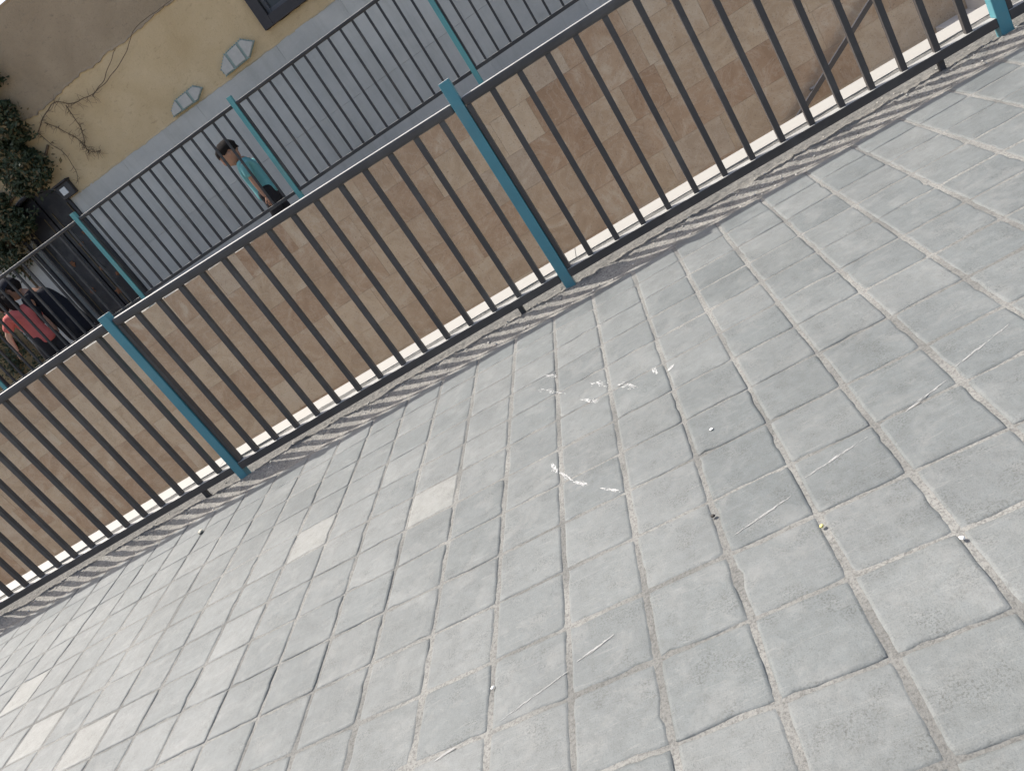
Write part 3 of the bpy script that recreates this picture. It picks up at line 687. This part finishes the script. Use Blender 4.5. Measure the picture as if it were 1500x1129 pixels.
def person(label, loc, rz, H, skinm, shirtm, legm, lean=0.0, headtilt=0.25, sleeve='short', arms=None, hair='short', robe=False):
    root = empty('person', loc, rz); tag(root, label, 'person')
    s = H; lx = lambda z: -lean * max(0.0, z - 0.5 * s)          # forward lean, towards -x
    hip = .49 * s; sh = .80 * s; nk = .845 * s; hd = .925 * s
    P_ = lambda x, y, z: Vector((x + lx(z), y, z))
    L, R_ = arms
    # body, one continuous mesh, mid-stride legs
    V = [(P_(0, 0, hip), (.075 * s, .095 * s)), (P_(0, 0, .60 * s), (.066 * s, .085 * s)), (P_(0, 0, .72 * s), (.07 * s, .095 * s)), (P_(0, 0, sh), (.05 * s, .075 * s)), (P_(-.008 * s, 0, nk), .032 * s), (P_(-.02 * s, 0, .875 * s), .034 * s)]
    E = [(0, 1), (1, 2), (2, 3), (3, 4), (4, 5)]
    for sd, fx in ((-1, -.07), (1, .06)):
        i = len(V)
        V += [(P_(0, sd * .055 * s, .46 * s), .058 * s), (P_(fx * s * .7, sd * .055 * s, .27 * s), .042 * s), (P_(fx * s, sd * .055 * s, .05 * s), .027 * s), (P_(fx * s - .07 * s, sd * .057 * s, .02 * s), (.024 * s, .02 * s))]
        E += [(0, i), (i, i + 1), (i + 1, i + 2), (i + 2, i + 3)]
    armj = []
    for sd, (el, wr) in ((-1, L), (1, R_)):
        i = len(V); S0 = P_(0, sd * .105 * s, .79 * s)
        V += [(S0, .036 * s), (S0 + Vector(el) * s, .026 * s), (S0 + Vector(wr) * s, .018 * s)]; E += [(3, i), (i, i + 1), (i + 1, i + 2)]
        armj.append((S0, S0 + Vector(el) * s, S0 + Vector(wr) * s))
    skin('body', V, E, skinm, root)
    for k, (a, b, c) in enumerate(armj): hand('hand', c - (c - b).normalized() * .01, c - b, skinm, root, s / 1.35)
    # head
    hc = P_(-.03 * s - headtilt * .04 * s, 0, hd)
    bm = bmesh.new(); bmesh.ops.create_icosphere(bm, subdivisions=4, radius=1.0)
    hs = .078 * s * (1.12 if H < 1.35 else 1.0)
    for v in bm.verts:
        x, y, z = v.co
        k = Vector((x * 1.06, y * .84, z * 1.18))
        if z < -.2: k.x -= .10 * (-.2 - z) * 1.2; k.y *= 1 - .28 * (-.2 - z); 
        if x > .3 and z < -.3: k.x -= .35 * (x - .3)
        g_ = math.exp(-((y / .14) ** 2 + ((z + .15) / .2) ** 2)); k.x -= .2 * g_ if x < -.5 else 0
        e_ = math.exp(-(((abs(y) - .34) / .15) ** 2 + ((z - .04) / .11) ** 2)); k.x += .08 * e_ if x < -.4 else 0
        m_ = math.exp(-((y / .22) ** 2 + ((z + .55) / .07) ** 2)); k.x -= .04 * m_ if x < -.4 else 0
        v.co = k * hs
    head = link('head', bm_mesh('head', bm, True), skinm, root, hc, (0, -headtilt, 0))
    for sd in (-1, 1):
        blob('ear', (.08 * hs, sd * .83 * hs, -.08 * hs), (.17 * hs, .07 * hs, .25 * hs), skinm, head)
        blob('eye', (-.86 * hs, sd * .33 * hs, .04 * hs), (.07 * hs, .11 * hs, .06 * hs), EYE, head)
    mth = blob('mouth', (-.93 * hs, 0, -.55 * hs), (.05 * hs, .2 * hs, .035 * hs), plain('lip', (.30, .11, .09), .5), head)
    if hair == 'short':
        blob('hair', (.06 * hs, 0, .16 * hs), (1.16 * hs, .98 * hs, 1.13 * hs), HAIR, head, cut=lambda c: (c.x < -.45 * hs and c.z < .12 * hs) or (c.z < -.18 * hs and c.x < .2 * hs) or c.z < -.68 * hs, namp=.16)
    elif hair == 'long':
        blob('hair', (.1 * hs, 0, .1 * hs), (1.18 * hs, 1.02 * hs, 1.2 * hs), HAIR, head, cut=lambda c: (c.x < -.4 * hs and c.z < .4 * hs), namp=.14)
        blob('ponytail', (.95 * hs, 0, -.9 * hs), (.42 * hs, .5 * hs, 1.2 * hs), HAIR, head, namp=.3, rot=(0, .25, 0))
    else:
        cap = blob('cap', (.05 * hs, 0, .2 * hs), (1.2 * hs, 1.04 * hs, 1.12 * hs), hair, head, cut=lambda c: c.z < -.05 * hs)
        blob('brim', (-1.25 * hs, 0, .28 * hs), (.65 * hs, .75 * hs, .09 * hs), hair, cap if False else head)
        blob('hair', (.16 * hs, 0, .05 * hs), (1.04 * hs, .97 * hs, .95 * hs), HAIR, head, cut=lambda c: c.z > .3 * hs or c.x < -.1 * hs, namp=.1)
    # shirt
    g0 = .012 * s
    V = [(P_(0, 0, .455 * s), (.094 * s, .114 * s)), (P_(0, 0, .52 * s), (.09 * s, .11 * s)), (P_(0, 0, .60 * s), (.083 * s, .102 * s)), (P_(0, 0, .72 * s), (.084 * s, .108 * s)), (P_(0, 0, .795 * s), (.064 * s, .085 * s)), (P_(-.006 * s, 0, .838 * s), .044 * s)]
    E = [(0, 1), (1, 2), (2, 3), (3, 4), (4, 5)]
    fr = .62 if sleeve == 'short' else 1.0
    for (a, b, c) in armj:
        i = len(V)
        if sleeve == 'short': V += [(a, .052 * s), (a.lerp(b, .75), .047 * s)]; E += [(4, i), (i, i + 1)]
        else: V += [(a, .056 * s), (b, .046 * s), (b.lerp(c, .9), .038 * s)]; E += [(4, i), (i, i + 1), (i + 1, i + 2)]
    skin('shirt', V, E, shirtm, root)
    # trousers or shorts
    V = [(P_(0, 0, .50 * s), (.09 * s, .108 * s)), (P_(0, 0, .60 * s), (.079 * s, .097 * s))]; E = [(0, 1)]
    for sd, fx in ((-1, -.07), (1, .06)):
        i = len(V); q = P_(fx * s * .7, sd * .055 * s, .27 * s)
        V += [(P_(0, sd * .056 * s, .45 * s), .072 * s), (q, .058 * s)]; E += [(0, i), (i, i + 1)]
        if legm[1] == 'long': V += [(P_(fx * s, sd * .055 * s, .08 * s), .044 * s)]; E += [(i + 1, i + 2)]
    skin('trousers' if legm[1] == 'long' else 'shorts', V, E, legm[0], root)
    for sd, fx in ((-1, -.07), (1, .06)):
        blob('shoe', P_(fx * s - .035 * s, sd * .056 * s, .026 * s), (.075 * s, .034 * s, .028 * s), HAIR, root)
    if robe:
        V = [(P_(0.0, 0, .30 * s), (.13 * s, .13 * s)), (P_(0, 0, .55 * s), (.115 * s, .12 * s)), (P_(.01, 0, .72 * s), (.115 * s, .135 * s)), (P_(0, 0, .80 * s), (.085 * s, .11 * s))]
        skin('robe', V, [(0, 1), (1, 2), (2, 3)], shirtm, root)
    return root
TEAL_SH = plain('turquoise_shirt', (0.13, 0.32, 0.335), 0.85, 0.18, 14, 0.2)
DARKC = plain('dark_trousers', (0.022, 0.021, 0.024), 0.9, 0.2, 20, 0.2)
CORAL = plain('coral_shirt', (0.46, 0.115, 0.105), 0.85, 0.12, 16, 0.2)
NAVY = plain('navy_cloth', (0.012, 0.013, 0.019), 0.9, 0.25, 12, 0.2)
person('boy in a turquoise t-shirt and dark shorts walking behind the far railing', (-2.60, 5.12, 0.45), math.radians(14), 1.25, SK, TEAL_SH, (DARKC, 'short'), lean=.05, headtilt=.42,
       arms=(((-.01, -.025, -.16), (-.005, -.035, -.31)), ((.03, .02, -.16), (.01, .03, -.31))))
person('dark-clothed person in a navy cap leaning forward behind the far railing', (-5.70, 5.42, 0.45), math.radians(12), 1.46, SK, NAVY, (DARKC, 'long'), lean=.38, headtilt=.55, sleeve='long',
       arms=(((-.04, -.03, -.15), (-.10, -.03, -.27)), ((-.05, .02, -.15), (-.12, .03, -.26))), hair=NAVY, robe=True)
person('person in a coral shirt and black trousers at the left end of the far railing', (-5.90, 5.08, 0.45), math.radians(-25), 1.36, SKP, CORAL, (DARKC, 'long'), lean=.18, headtilt=.4,
       arms=(((-.10, -.05, -.10), (-.15, -.06, -.24)), ((.02, .05, -.16), (-.02, .05, -.3))), hair='long')

# ------------------------------------------------------------------ small litter on the paving
def crumb(name, label, cat, x, y, s, mat, seed, flat=.6):
    o = blob(name, (x, y, 0.003 + s * flat * .7), (s, s * .75, s * flat), mat, None, namp=.5, seed=seed, rot=(0, 0, seed)); tag(o, label, cat); return o
crumb('seed_husk', 'tiny yellow crumb in a joint between the large right-hand pavers', 'crumb', 0.797, -2.046, .005, plain('yellow_crumb', (.62, .55, .22), .8), 1)
crumb('shell_fragment', 'small white fragment on the paving at the far right', 'fragment', 0.998, -2.224, .0052, plain('white_bit', (.75, .74, .70), .7), 2, .4)
crumb('pebble', 'small dark pebble at a paver corner below the white smears', 'pebble', 0.595, -1.862, .0055, plain('dark_pebble', (.05, .045, .04), .8), 3)
crumb('paper_scrap', 'white scrap wedged in a joint at the bottom centre', 'scrap', 0.006, -2.085, .005, bpy.data.materials['white_bit'], 4, .3)
crumb('mortar_lump', 'pale yellowish mortar lump beside the left end of the railing shadow', 'lump', -1.811, -0.223, .016, plain('mortar_lump', (.5, .47, .38), .9), 5, .4)
crumb('plaster_chip', 'white chip on a paver right of the centre smears', 'chip', 0.664, -1.514, .0055, bpy.data.materials['white_bit'], 6, .25)
